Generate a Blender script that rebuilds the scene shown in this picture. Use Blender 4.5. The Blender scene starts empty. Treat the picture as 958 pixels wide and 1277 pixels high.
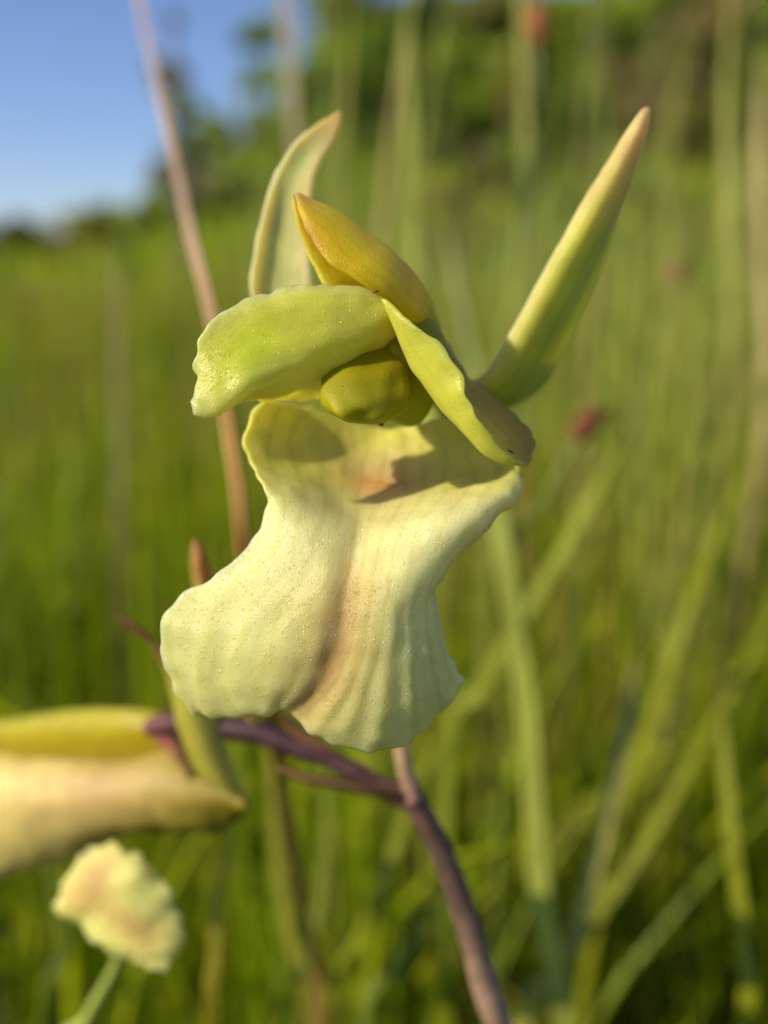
import bpy, bmesh, math, random
import numpy as np
from mathutils import Vector, noise

SC = bpy.context.scene
rnd = random.Random(7)
rng = np.random.default_rng(11)

# ---------------------------------------------------------------- camera
F = 1106.0                      # focal length in pixels of the 958 x 1277 photograph
CAM = np.array([0.0, 0.0, 0.26])
PITCH = math.radians(-15.0)
cam_d = bpy.data.cameras.new("camera")
cam = bpy.data.objects.new("camera", cam_d)
SC.collection.objects.link(cam)
cam.location = CAM
cam.rotation_euler = (math.radians(90) + PITCH, 0, 0)
cam_d.sensor_fit = 'VERTICAL'
cam_d.sensor_height = 36
cam_d.sensor_width = 27
cam_d.lens = 36 * F / 1277.0
cam_d.clip_start = 0.004
cam_d.clip_end = 3000
cam_d.dof.use_dof = True
cam_d.dof.focus_distance = 0.0605
cam_d.dof.aperture_fstop = cam_d.lens / 2.5          # a 2.5 mm aperture
SC.camera = cam
SC.render.resolution_x, SC.render.resolution_y = 768, 1024

# ---------------------------------------------------------------- world, sun, exposure
SUN_EL, SUN_AZ = math.radians(32), math.radians(-115)   # azimuth from +Y towards +X
SUN = np.array([math.sin(SUN_AZ) * math.cos(SUN_EL), math.cos(SUN_AZ) * math.cos(SUN_EL), math.sin(SUN_EL)])
w = bpy.data.worlds.new("World")
SC.world = w
w.use_nodes = True
nt = w.node_tree
sky = nt.nodes.new('ShaderNodeTexSky')
sky.sky_type = 'NISHITA'
sky.sun_disc = False
sky.sun_elevation = SUN_EL
sky.sun_rotation = SUN_AZ
sky.air_density = 1.0
sky.dust_density = 0.2
sky.ozone_density = 4.0
nt.nodes['Background'].inputs['Strength'].default_value = 0.115
tint = nt.nodes.new('ShaderNodeVectorMath')
tint.operation = 'MULTIPLY'
tint.inputs[1].default_value = (0.95, 0.91, 1.06)
nt.links.new(sky.outputs[0], tint.inputs[0])
nt.links.new(tint.outputs[0], nt.nodes['Background'].inputs['Color'])
sd = bpy.data.lights.new("sun", 'SUN')
sd.energy = 4.8
sd.angle = math.radians(0.5)
sd.color = (1.0, 0.88, 0.66)
so = bpy.data.objects.new("sun", sd)
SC.collection.objects.link(so)
so.location = (0, 0, 5)
so.rotation_euler = Vector(SUN).to_track_quat('Z', 'Y').to_euler()
SC.view_settings.view_transform = 'Standard'
SC.view_settings.look = 'None'
SC.view_settings.exposure = 0.25
SC.view_settings.gamma = 1.0
SC.cycles.use_denoising = True
SC.cycles.max_bounces = 10
SC.cycles.transparent_max_bounces = 8

# ---------------------------------------------------------------- geometry helpers
cp, sp = math.cos(PITCH), math.sin(PITCH)
FWD = np.array([0, cp, sp]); UP = np.array([0, -sp, cp]); RT = np.array([1.0, 0, 0])


def P(px, py, d):
    """a point seen at (px, py) at the distance d (mm) in front of the camera, in metres"""
    d = d * 0.001
    return CAM + FWD * d + RT * ((px - 479) / F * d) + UP * ((638.5 - py) / F * d)


def cam_coords(V):
    q = V - CAM
    d = q @ FWD
    return 479 + F * (q @ RT) / np.where(abs(d) < 1e-6, 1e-6, d), 638.5 - F * (q @ UP) / np.where(abs(d) < 1e-6, 1e-6, d), d * 1000


def catmull(A, n):
    """interpolate along axis 0 to n samples per span"""
    A = np.asarray(A, float)
    m = len(A)
    E = np.concatenate([[2 * A[0] - A[1]], A, [2 * A[-1] - A[-2]]])
    out = []
    for i in range(m - 1):
        p0, p1, p2, p3 = E[i], E[i + 1], E[i + 2], E[i + 3]
        for k in range(n):
            t = k / n
            out.append(0.5 * (2 * p1 + (p2 - p0) * t + (2 * p0 - 5 * p1 + 4 * p2 - p3) * t * t + (3 * p1 - p0 - 3 * p2 + p3) * t ** 3))
    out.append(A[-1])
    return np.array(out)


def link_mesh(name, V, Fc, mat, root=None, parent=None, col=None, uv=None, smooth=True):
    off = np.zeros(3) if root is None else np.array(root.location)
    me = bpy.data.meshes.new(name)
    me.from_pydata([tuple(v) for v in (np.asarray(V) - off)], [], [tuple(int(i) for i in f) for f in Fc])
    if smooth:
        me.polygons.foreach_set('use_smooth', [True] * len(me.polygons))
    if col is not None:
        a = me.color_attributes.new('Col', 'FLOAT_COLOR', 'POINT')
        c4 = np.ones((len(V), 4)); c4[:, :3] = col
        a.data.foreach_set('color', c4.ravel())
    if uv is not None:
        a = me.attributes.new('Suv', 'FLOAT_VECTOR', 'POINT')
        c3 = np.zeros((len(V), 3)); c3[:, :2] = uv
        a.data.foreach_set('vector', c3.ravel())
    me.materials.append(mat)
    bm = bmesh.new(); bm.from_mesh(me)
    bmesh.ops.recalc_face_normals(bm, faces=bm.faces)
    bm.to_mesh(me); bm.free()
    me.update()
    o = bpy.data.objects.new(name, me)
    SC.collection.objects.link(o)
    if parent is not None:
        o.parent = parent
    return o


def big_mesh(name, V, Q, mat, col, kind=None, root=None, parent=None):
    """numpy quads -> one mesh, fast"""
    off = np.zeros(3) if root is None else np.array(root.location)
    me = bpy.data.meshes.new(name)
    me.vertices.add(len(V)); me.vertices.foreach_set('co', (V - off).astype(np.float32).ravel())
    n = len(Q)
    me.loops.add(n * 4); me.loops.foreach_set('vertex_index', Q.astype(np.int32).ravel())
    me.polygons.add(n); me.polygons.foreach_set('loop_start', np.arange(n, dtype=np.int32) * 4)
    me.polygons.foreach_set('use_smooth', np.ones(n, bool))
    me.update(calc_edges=True)
    a = me.color_attributes.new('Col', 'FLOAT_COLOR', 'POINT')
    c4 = np.ones((len(V), 4), np.float32); c4[:, :3] = col
    a.data.foreach_set('color', c4.ravel())
    me.materials.append(mat)
    o = bpy.data.objects.new(name, me)
    SC.collection.objects.link(o)
    if parent is not None:
        o.parent = parent
    if kind:
        o['kind'] = kind
    return o


def swing(rows):
    return [[(x, y, d + max(0, 300 - x) * 0.05) for x, y, d in r] for r in rows]


def surf(name, rows, mat, root, parent, n=8, thick=0.55, cols=None, ruffle=0.0, seed=0, freq=260.0, edge=0.25, pleat=None):
    """a fleshy sheet: rows of control points (px, py, depth mm) -> smooth closed solid of real thickness"""
    G = np.array([[P(*p) for p in r] for r in rows])
    nr, nc = G.shape[:2]
    if cols is None:
        cols = np.ones((nr, nc, 3)) * 0.5
    C = np.array(cols, float)
    A = np.concatenate([G, C], 2)
    A = catmull(A, n)
    A = catmull(A.transpose(1, 0, 2), n).transpose(1, 0, 2)
    R, K = A.shape[:2]
    X = A[..., :3].copy(); C = np.clip(A[..., 3:], 0.0, 1)
    du = np.gradient(X, axis=0); dv = np.gradient(X, axis=1)
    N = np.cross(du, dv)
    L = np.linalg.norm(N, axis=2, keepdims=True)
    N = N / np.maximum(L, 1e-14)
    # face the camera side first
    if np.mean(np.sum(N * (X - CAM), axis=2)) > 0:
        N = -N
    r_ = np.arange(R) / (R - 1); k_ = np.arange(K) / (K - 1)
    ed = np.minimum.outer(np.minimum(r_, 1 - r_) * (R / K), np.minimum(k_, 1 - k_))
    if ruffle:
        for i in range(R):
            for j in range(K):
                e = math.exp(-ed[i, j] * 9)
                p = Vector(X[i, j] * freq) + Vector((seed * 3.1, 0, 0))
                p2 = Vector(X[i, j] * freq * 2.7) + Vector((0, seed * 5.7, 0))
                X[i, j] += N[i, j] * 0.001 * ruffle * ((0.25 + e) * noise.noise(p) + 0.35 * (0.4 + e) * noise.noise(p2))
    if ruffle:
        for i in range(R):
            for j in range(K):
                e = math.exp(-ed[i, j] * 14) * 0.00055 * ruffle
                q = Vector(X[i, j] * freq * 3.3)
                X[i, j] += e * (RT * noise.noise(q) + UP * noise.noise(q + Vector((9.1, seed, 3.3))))
    if pleat:
        np_, amp = pleat
        for i in range(R):
            f = max(0.0, (i / (R - 1) - 0.5) / 0.5) ** 1.5
            for j in range(K):
                c = j / (K - 1)
                side = min(1.0, abs(c - 0.45) * 5)
                X[i, j] += N[i, j] * 0.001 * amp * f * side * (math.sin(2 * math.pi * np_ * c + 2.2 * noise.noise(Vector((c * 6, i / R * 3, seed)))) * 0.5 + 0.5 * noise.noise(Vector((c * 17, i / R * 2.5, seed + 4))))
    prof = edge + (1 - edge) * (1 - np.exp(-ed * 26))
    T = thick * 0.001 * prof[..., None]
    Fr = X + N * T / 2; Bk = X - N * T / 2
    V = np.concatenate([Fr.reshape(-1, 3), Bk.reshape(-1, 3)])
    off = R * K
    idx = np.arange(R * K).reshape(R, K)
    a, b, c, d = idx[:-1, :-1].ravel(), idx[:-1, 1:].ravel(), idx[1:, 1:].ravel(), idx[1:, :-1].ravel()
    Fc = np.concatenate([np.stack([a, b, c, d], 1), np.stack([a, d, c, b], 1) + off])
    ring = np.concatenate([idx[0, :-1], idx[:-1, -1], idx[-1, :0:-1], idx[:0:-1, 0]])
    nx = np.roll(ring, -1)
    Fc = np.concatenate([Fc, np.stack([ring, ring + off, nx + off, nx], 1)])
    U = np.stack(np.meshgrid(k_, r_), -1).reshape(-1, 2)
    CC = C.reshape(-1, 3)
    return link_mesh(name, V, Fc, mat, root, parent, np.concatenate([CC, CC]), np.concatenate([U, U]))


def tube(name, pts, rad, mat, root=None, parent=None, n=6, seg=12, col=None, world=False, flat=1.0, rough=0.0, seed=0):
    """a tapered tube through (px, py, depth) points; rad in mm per point"""
    A = np.array([list(p if world else P(*p)) + [r * 0.001] for p, r in zip(pts, rad)])
    if col is None:
        col = [(0.1, 0.12, 0.03)] * len(pts)
    A = np.concatenate([A, np.array(col, float)], 1)
    A = catmull(A, n)
    X = A[:, :3]; R = np.maximum(A[:, 3], 1e-5); C = np.clip(A[:, 4:], 0, 1)
    T = np.gradient(X, axis=0); T /= np.linalg.norm(T, axis=1, keepdims=True)
    ref = np.array([0.13, -0.9, 0.2])
    B = np.cross(T, ref); B /= np.linalg.norm(B, axis=1, keepdims=True)
    D = np.cross(B, T)
    th = np.arange(seg) * 2 * math.pi / seg
    V = X[:, None] + R[:, None, None] * (np.cos(th)[None, :, None] * B[:, None] + flat * np.sin(th)[None, :, None] * D[:, None])
    if rough:
        for i in range(len(X)):
            for j in range(seg):
                q = V[i, j] - X[i]
                V[i, j] = X[i] + q * (1 + rough * noise.noise(Vector(V[i, j] * 400) + Vector((seed, 0, 0))))
    m = len(X)
    V = V.reshape(-1, 3)
    Fc = []
    for i in range(m - 1):
        for j in range(seg):
            k = (j + 1) % seg
            Fc.append((i * seg + j, i * seg + k, (i + 1) * seg + k, (i + 1) * seg + j))
    Fc.append(tuple(range(seg))[::-1]); Fc.append(tuple((m - 1) * seg + j for j in range(seg)))
    Cc = np.repeat(C, seg, 0)
    u = np.tile(th / (2 * math.pi), m); v = np.repeat(np.linspace(0, 1, m), seg)
    return link_mesh(name, V, Fc, mat, root, parent, Cc, np.stack([u, v], 1))


def egg(name, c, axes, mat, root, parent, col, col2=None, seg=40, rings=28, power=1.0, bump=0.0, seed=0):
    """an egg: centre (px,py,d), three half-axis vectors given in mm in camera space (right, up, away)"""
    O = P(*c)
    M = np.array([RT * a[0] + UP * a[1] + FWD * a[2] for a in axes]) * 0.001
    V = []; C = []; UV = []
    for i in range(rings + 1):
        ph = math.pi * i / rings
        for j in range(seg):
            th = 2 * math.pi * j / seg
            s = math.sin(ph) ** power
            q = np.array([s * math.cos(th) * (1 - 0.12 * math.cos(ph)), s * math.sin(th) * (1 - 0.12 * math.cos(ph)), math.cos(ph)])
            r = 1 + bump * noise.noise(Vector(q * 2.2) + Vector((seed, seed, 0)))
            V.append(O + (q * r) @ M)
            t = (1 - q[2]) / 2
            C.append(np.array(col) * (1 - t) + np.array(col2 if col2 is not None else col) * t)
            UV.append((j / seg, i / rings))
    Fc = []
    for i in range(rings):
        for j in range(seg):
            k = (j + 1) % seg
            Fc.append((i * seg + j, (i + 1) * seg + j, (i + 1) * seg + k, i * seg + k))
    return link_mesh(name, V, Fc, mat, root, parent, np.array(C), np.array(UV))


def empty(name, loc):
    o = bpy.data.objects.new(name, None)
    o.location = loc
    o.empty_display_size = 0.01
    SC.collection.objects.link(o)
    return o


def tag(o, label=None, cat=None, group=None, kind=None):
    if label: o['label'] = label
    if cat: o['category'] = cat
    if group: o['group'] = group
    if kind: o['kind'] = kind
    return o


# ---------------------------------------------------------------- materials
def new_mat(name):
    m = bpy.data.materials.new(name)
    m.use_nodes = True
    t = m.node_tree
    b = t.nodes['Principled BSDF']
    return m, t, b


def N_(t, kind, **kw):
    n = t.nodes.new(kind)
    for k, v in kw.items():
        setattr(n, k, v)
    return n


def petal_mat(name, sss=0.5, radius=0.0012, scale=(1.0, 0.75, 0.30), bump=0.5, cell=7500, vein=0.0, vein_n=14, rough=0.42, mottling=0.10, spec=0.8, glint_scale=5000, glint_cut=1.18):
    """waxy living tissue: pigment from the vertex colours, faint veins, mottling, a fine skin of shining cells"""
    m, t, b = new_mat(name)
    L = t.links.new
    at = N_(t, 'ShaderNodeAttribute', attribute_name='Col')
    uv = N_(t, 'ShaderNodeAttribute', attribute_name='Suv')
    co = N_(t, 'ShaderNodeTexCoord')
    n1 = N_(t, 'ShaderNodeTexNoise'); n1.inputs['Scale'].default_value = 420; n1.inputs['Detail'].default_value = 5
    L(co.outputs['Object'], n1.inputs['Vector'])
    r1 = N_(t, 'ShaderNodeMapRange'); r1.inputs[1].default_value = 0.3; r1.inputs[2].default_value = 0.7
    r1.inputs[3].default_value = 1 - mottling; r1.inputs[4].default_value = 1 + mottling
    L(n1.outputs['Fac'], r1.inputs[0])
    mul = N_(t, 'ShaderNodeVectorMath', operation='SCALE')
    L(at.outputs['Color'], mul.inputs[0]); L(r1.outputs[0], mul.inputs['Scale'])
    out = mul.outputs[0]
    if vein:
        sx = N_(t, 'ShaderNodeSeparateXYZ'); L(uv.outputs['Vector'], sx.inputs[0])
        nz = N_(t, 'ShaderNodeTexNoise'); nz.inputs['Scale'].default_value = 5; nz.inputs['Detail'].default_value = 4
        L(uv.outputs['Vector'], nz.inputs['Vector'])
        ma = N_(t, 'ShaderNodeMath', operation='MULTIPLY_ADD'); L(nz.outputs['Fac'], ma.inputs[0]); ma.inputs[1].default_value = 0.14; L(sx.outputs['X'], ma.inputs[2])
        m2 = N_(t, 'ShaderNodeMath', operation='MULTIPLY'); L(ma.outputs[0], m2.inputs[0]); m2.inputs[1].default_value = vein_n * 2 * math.pi
        sn = N_(t, 'ShaderNodeMath', operation='SINE'); L(m2.outputs[0], sn.inputs[0])
        mr = N_(t, 'ShaderNodeMapRange'); mr.inputs[1].default_value = 0.2; mr.inputs[2].default_value = 1.0; mr.inputs[3].default_value = 0; mr.inputs[4].default_value = vein
        L(sn.outputs[0], mr.inputs[0])
        mx = N_(t, 'ShaderNodeMix', data_type='RGBA', blend_type='MULTIPLY')
        L(mr.outputs[0], mx.inputs['Factor']); L(out, mx.inputs['A']); mx.inputs['B'].default_value = (0.62, 0.72, 0.35, 1)
        out = mx.outputs['Result']
    L(out, b.inputs['Base Color'])
    b.subsurface_method = 'RANDOM_WALK'
    b.inputs['Subsurface Weight'].default_value = 1.0
    b.inputs['Subsurface Radius'].default_value = (1.0, 0.85, 0.35)
    b.inputs['Subsurface Scale'].default_value = radius
    b.inputs['Roughness'].default_value = rough
    b.inputs['Specular IOR Level'].default_value = spec * 0.6
    tr = N_(t, 'ShaderNodeBsdfTranslucent')
    tc = N_(t, 'ShaderNodeVectorMath', operation='MULTIPLY'); L(out, tc.inputs[0]); tc.inputs[1].default_value = scale
    L(tc.outputs[0], tr.inputs['Color'])
    m1 = N_(t, 'ShaderNodeMixShader'); m1.inputs[0].default_value = sss; L(b.outputs[0], m1.inputs[1]); L(tr.outputs[0], m1.inputs[2])
    L(m1.outputs[0], t.nodes['Material Output'].inputs['Surface'])
    vo = N_(t, 'ShaderNodeTexVoronoi'); vo.inputs['Scale'].default_value = cell
    L(co.outputs['Object'], vo.inputs['Vector'])
    n2 = N_(t, 'ShaderNodeTexNoise'); n2.inputs['Scale'].default_value = 1500; n2.inputs['Detail'].default_value = 4
    L(co.outputs['Object'], n2.inputs['Vector'])
    v2 = N_(t, 'ShaderNodeTexVoronoi'); v2.inputs['Scale'].default_value = glint_scale
    L(co.outputs['Object'], v2.inputs['Vector'])
    sc = N_(t, 'ShaderNodeSeparateColor'); L(v2.outputs['Color'], sc.inputs[0])
    # blisters come in loose strings, thicker along the ridges
    n3 = N_(t, 'ShaderNodeTexNoise'); n3.inputs['Scale'].default_value = 260; L(co.outputs['Object'], n3.inputs['Vector'])
    ad = N_(t, 'ShaderNodeMath', operation='MULTIPLY_ADD'); L(n3.outputs['Fac'], ad.inputs[0]); ad.inputs[1].default_value = 0.8; L(sc.outputs[0], ad.inputs[2])
    gt = N_(t, 'ShaderNodeMath', operation='GREATER_THAN'); L(ad.outputs[0], gt.inputs[0]); gt.inputs[1].default_value = glint_cut
    dm = N_(t, 'ShaderNodeMapRange'); dm.inputs[1].default_value = 0.0; dm.inputs[2].default_value = 0.5; dm.inputs[3].default_value = 1; dm.inputs[4].default_value = 0
    L(v2.outputs['Distance'], dm.inputs[0])
    bl = N_(t, 'ShaderNodeMath', operation='MULTIPLY'); L(dm.outputs[0], bl.inputs[0]); L(gt.outputs[0], bl.inputs[1])
    b3 = N_(t, 'ShaderNodeBump'); b3.inputs['Strength'].default_value = 0.9; b3.inputs['Distance'].default_value = 0.00011
    L(bl.outputs[0], b3.inputs['Height'])
    L(bl.outputs[0], b.inputs['Coat Weight']); b.inputs['Coat Roughness'].default_value = 0.12; b.inputs['Coat IOR'].default_value = 1.8
    L(b3.outputs[0], b.inputs['Coat Normal'])
    b1 = N_(t, 'ShaderNodeBump'); L(b3.outputs[0], b1.inputs['Normal']); b1.inputs['Strength'].default_value = bump; b1.inputs['Distance'].default_value = 0.00012
    L(vo.outputs['Distance'], b1.inputs['Height'])
    b2 = N_(t, 'ShaderNodeBump'); b2.inputs['Strength'].default_value = bump * 0.7; b2.inputs['Distance'].default_value = 0.00016
    L(n2.outputs['Fac'], b2.inputs['Height']); L(b1.outputs[0], b2.inputs['Normal'])
    
    L(b2.outputs[0], b.inputs['Normal'])
    return m


def blade_mat(name, trans=0.42, rough=0.4, gl=0.015, mottling=0.18, nscale=60):
    m, t, b = new_mat(name)
    L = t.links.new
    t.nodes.remove(b)
    outn = t.nodes['Material Output']
    at = N_(t, 'ShaderNodeAttribute', attribute_name='Col')
    co = N_(t, 'ShaderNodeTexCoord')
    n1 = N_(t, 'ShaderNodeTexNoise'); n1.inputs['Scale'].default_value = nscale; n1.inputs['Detail'].default_value = 3
    L(co.outputs['Object'], n1.inputs['Vector'])
    r1 = N_(t, 'ShaderNodeMapRange'); r1.inputs[1].default_value = 0.3; r1.inputs[2].default_value = 0.7
    r1.inputs[3].default_value = 1 - mottling; r1.inputs[4].default_value = 1 + mottling
    L(n1.outputs['Fac'], r1.inputs[0])
    mul = N_(t, 'ShaderNodeVectorMath', operation='SCALE')
    L(at.outputs['Color'], mul.inputs[0]); L(r1.outputs[0], mul.inputs['Scale'])
    df = N_(t, 'ShaderNodeBsdfDiffuse'); L(mul.outputs[0], df.inputs['Color'])
    tr = N_(t, 'ShaderNodeBsdfTranslucent')
    tc = N_(t, 'ShaderNodeVectorMath', operation='MULTIPLY'); L(mul.outputs[0], tc.inputs[0]); tc.inputs[1].default_value = (1.3, 1.4, 0.3)
    L(tc.outputs[0], tr.inputs['Color'])
    g = N_(t, 'ShaderNodeBsdfGlossy'); g.inputs['Roughness'].default_value = rough; g.inputs['Color'].default_value = (0.9, 0.9, 0.9, 1)
    m1 = N_(t, 'ShaderNodeMixShader'); m1.inputs[0].default_value = trans; L(df.outputs[0], m1.inputs[1]); L(tr.outputs[0], m1.inputs[2])
    m2 = N_(t, 'ShaderNodeMixShader'); m2.inputs[0].default_value = gl; L(m1.outputs[0], m2.inputs[1]); L(g.outputs[0], m2.inputs[2])
    L(m2.outputs[0], outn.inputs['Surface'])
    return m


def stem_mat(name, rough=0.5, sss=0.3):
    m, t, b = new_mat(name)
    L = t.links.new
    at = N_(t, 'ShaderNodeAttribute', attribute_name='Col')
    co = N_(t, 'ShaderNodeTexCoord')
    n1 = N_(t, 'ShaderNodeTexNoise'); n1.inputs['Scale'].default_value = 900; n1.inputs['Detail'].default_value = 4
    L(co.outputs['Object'], n1.inputs['Vector'])
    r1 = N_(t, 'ShaderNodeMapRange'); r1.inputs[1].default_value = 0.3; r1.inputs[2].default_value = 0.7; r1.inputs[3].default_value = 0.75; r1.inputs[4].default_value = 1.25
    L(n1.outputs['Fac'], r1.inputs[0])
    mul = N_(t, 'ShaderNodeVectorMath', operation='SCALE'); L(at.outputs['Color'], mul.inputs[0]); L(r1.outputs[0], mul.inputs['Scale'])
    L(mul.outputs[0], b.inputs['Base Color'])
    b.inputs['Roughness'].default_value = rough
    b.inputs['Subsurface Weight'].default_value = sss
    b.inputs['Subsurface Radius'].default_value = (1, 0.7, 0.3)
    b.inputs['Subsurface Scale'].default_value = 0.0008
    bp = N_(t, 'ShaderNodeBump'); bp.inputs['Strength'].default_value = 0.4; bp.inputs['Distance'].default_value = 0.0002
    L(n1.outputs['Fac'], bp.inputs['Height']); L(bp.outputs[0], b.inputs['Normal'])
    return m


M_LIP = petal_mat('lip_tissue', sss=0.3, radius=0.0011, vein=0.3, vein_n=13, bump=0.4, scale=(1.0, 0.95, 0.7), rough=0.30, cell=11000, glint_scale=4600, glint_cut=1.19)
M_PET = petal_mat('petal_tissue', sss=0.48, radius=0.0014, vein=0.15, vein_n=9, bump=0.22, scale=(1.0, 1.0, 0.8), rough=0.28, cell=10000)
M_SEP = petal_mat('sepal_tissue', glint_cut=1.4, sss=0.4, vein=0.25, vein_n=7, bump=0.5, scale=(1.0, 0.9, 0.5))
M_COL = petal_mat('column_tissue', sss=0.35, bump=0.25, cell=9000, glint_cut=1.5, scale=(1.0, 0.95, 0.5), rough=0.45, spec=0.5)
M_STEM = stem_mat('stem_skin', 0.65)
M_BLADE = blade_mat('grass_blade')
M_DRY = blade_mat('dry_stalk', trans=0.2, rough=0.5, gl=0.03)
M_LEAF = blade_mat('tree_leaf', trans=0.5, gl=0.04, nscale=3)
M_BARK = stem_mat('bark', 0.9, 0)
M_PAP = stem_mat('papilla_skin', 0.22, 0)
m_sp, t_, b_ = new_mat('dark_speck'); b_.inputs['Base Color'].default_value = (0.012, 0.01, 0.008, 1); b_.inputs['Roughness'].default_value = 0.5
M_SPECK = m_sp

# ---------------------------------------------------------------- the ground
def ground_h(x, y):
    """level meadow that climbs into a bank on the right, far behind the flower"""
    x = np.asarray(x, float); y = np.asarray(y, float)
    def ss(a, b, v):
        t = np.clip((v - a) / (b - a), 0, 1)
        return t * t * (3 - 2 * t)
    r = ss(5.0, 16.0, y) * ss(-4.5, 1.5, x)
    return 0.35 * ss(5, 14, y) + 2.1 * r + 6.5 * ss(14, 34, y) * ss(-7.5, -1.5, x) * (1 - 0.6 * ss(60, 300, y))


def make_ground():
    g = np.concatenate([-np.geomspace(600, 0.4, 60), np.linspace(-0.35, 0.35, 15), np.geomspace(0.4, 600, 60)])
    X, Y = np.meshgrid(g, g, indexing='ij')
    Z = ground_h(X, Y)
    for i in range(len(g)):
        for j in range(len(g)):
            s = min(1.0, (abs(X[i, j]) + abs(Y[i, j])) / 2)
            Z[i, j] += 0.02 * noise.noise(Vector((X[i, j] * 3, Y[i, j] * 3, 0))) * s
    V = np.stack([X, Y, Z], -1).reshape(-1, 3)
    n = len(g); idx = np.arange(n * n).reshape(n, n)
    Q = np.stack([idx[:-1, :-1].ravel(), idx[1:, :-1].ravel(), idx[1:, 1:].ravel(), idx[:-1, 1:].ravel()], 1)
    m, t, b = new_mat('meadow_soil')
    L = t.links.new
    co = N_(t, 'ShaderNodeTexCoord')
    n1 = N_(t, 'ShaderNodeTexNoise'); n1.inputs['Scale'].default_value = 0.9; n1.inputs['Detail'].default_value = 8
    n2 = N_(t, 'ShaderNodeTexNoise'); n2.inputs['Scale'].default_value = 40; n2.inputs['Detail'].default_value = 6
    L(co.outputs['Object'], n1.inputs['Vector']); L(co.outputs['Object'], n2.inputs['Vector'])
    cr = N_(t, 'ShaderNodeValToRGB')
    cr.color_ramp.elements[0].position = 0.35; cr.color_ramp.elements[0].color = (0.12, 0.18, 0.010, 1)
    cr.color_ramp.elements[1].position = 0.65; cr.color_ramp.elements[1].color = (0.24, 0.26, 0.03, 1)
    L(n1.outputs['Fac'], cr.inputs[0])
    # bare dark peat close by (under the grass), short turf farther off
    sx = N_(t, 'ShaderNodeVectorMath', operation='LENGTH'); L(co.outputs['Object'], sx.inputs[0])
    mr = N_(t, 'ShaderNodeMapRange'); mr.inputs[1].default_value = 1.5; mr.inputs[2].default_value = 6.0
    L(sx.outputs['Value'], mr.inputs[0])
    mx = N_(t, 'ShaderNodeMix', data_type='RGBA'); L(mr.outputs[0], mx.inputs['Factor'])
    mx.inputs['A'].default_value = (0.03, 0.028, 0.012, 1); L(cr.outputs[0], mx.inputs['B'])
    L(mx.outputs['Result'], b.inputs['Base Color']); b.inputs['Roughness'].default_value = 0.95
    b.inputs['Specular IOR Level'].default_value = 0.1
    bp = N_(t, 'ShaderNodeBump'); bp.inputs['Distance'].default_value = 0.02; L(n2.outputs['Fac'], bp.inputs['Height']); L(bp.outputs[0], b.inputs['Normal'])
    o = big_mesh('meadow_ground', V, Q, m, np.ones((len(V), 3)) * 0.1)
    o['kind'] = 'structure'
    return o


make_ground()

# ---------------------------------------------------------------- the orchid in focus
def col_rows(fn, rows):
    return [[fn(i / (len(rows) - 1), j / (len(r) - 1)) for j in range(len(r))] for i, r in enumerate(rows)]


def mixc(a, b, t):
    t = max(0.0, min(1.0, t))
    return tuple(a[k] * (1 - t) + b[k] * t for k in range(3))


CREAM = (0.96, 0.89, 0.43); CREAM_G = (0.88, 0.84, 0.33); PINK = (0.62, 0.36, 0.20); ORANGE = (0.80, 0.36, 0.05)
LIME = (0.86, 0.82, 0.12); LIME2 = (0.68, 0.78, 0.04); GOLD = (0.95, 0.74, 0.01); OLIVE = (0.30, 0.34, 0.015)
TIP = (0.75, 0.45, 0.14)

base1 = np.array(P(628, 1300, 90)); root_xy = (base1[0] + 0.014, base1[1] + 0.004)
plant = empty('orchid_plant', (root_xy[0], root_xy[1], 0.0))
tag(plant, 'pale yellow green orchid in sharp focus with purplish stem and cream lip', 'orchid')
# flower stalk and ovary: the part that carries the sepals, petals, lip and column
flower = tube('flower', [(540, 440, 72), (548, 500, 77), (540, 620, 82), (515, 760, 85), (500, 880, 86), (503, 945, 86), (518, 1002, 86)],
              [1.6, 2.2, 1.7, 1.3, 1.0, 0.85, 0.9], M_STEM, plant, plant,
              col=[(0.5, 0.5, 0.12), (0.45, 0.5, 0.1), (0.4, 0.42, 0.1), (0.38, 0.34, 0.12), (0.36, 0.27, 0.12), (0.34, 0.22, 0.12), (0.25, 0.12, 0.09)])
flower['label'] = 'open pale yellow flower facing the viewer'
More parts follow.
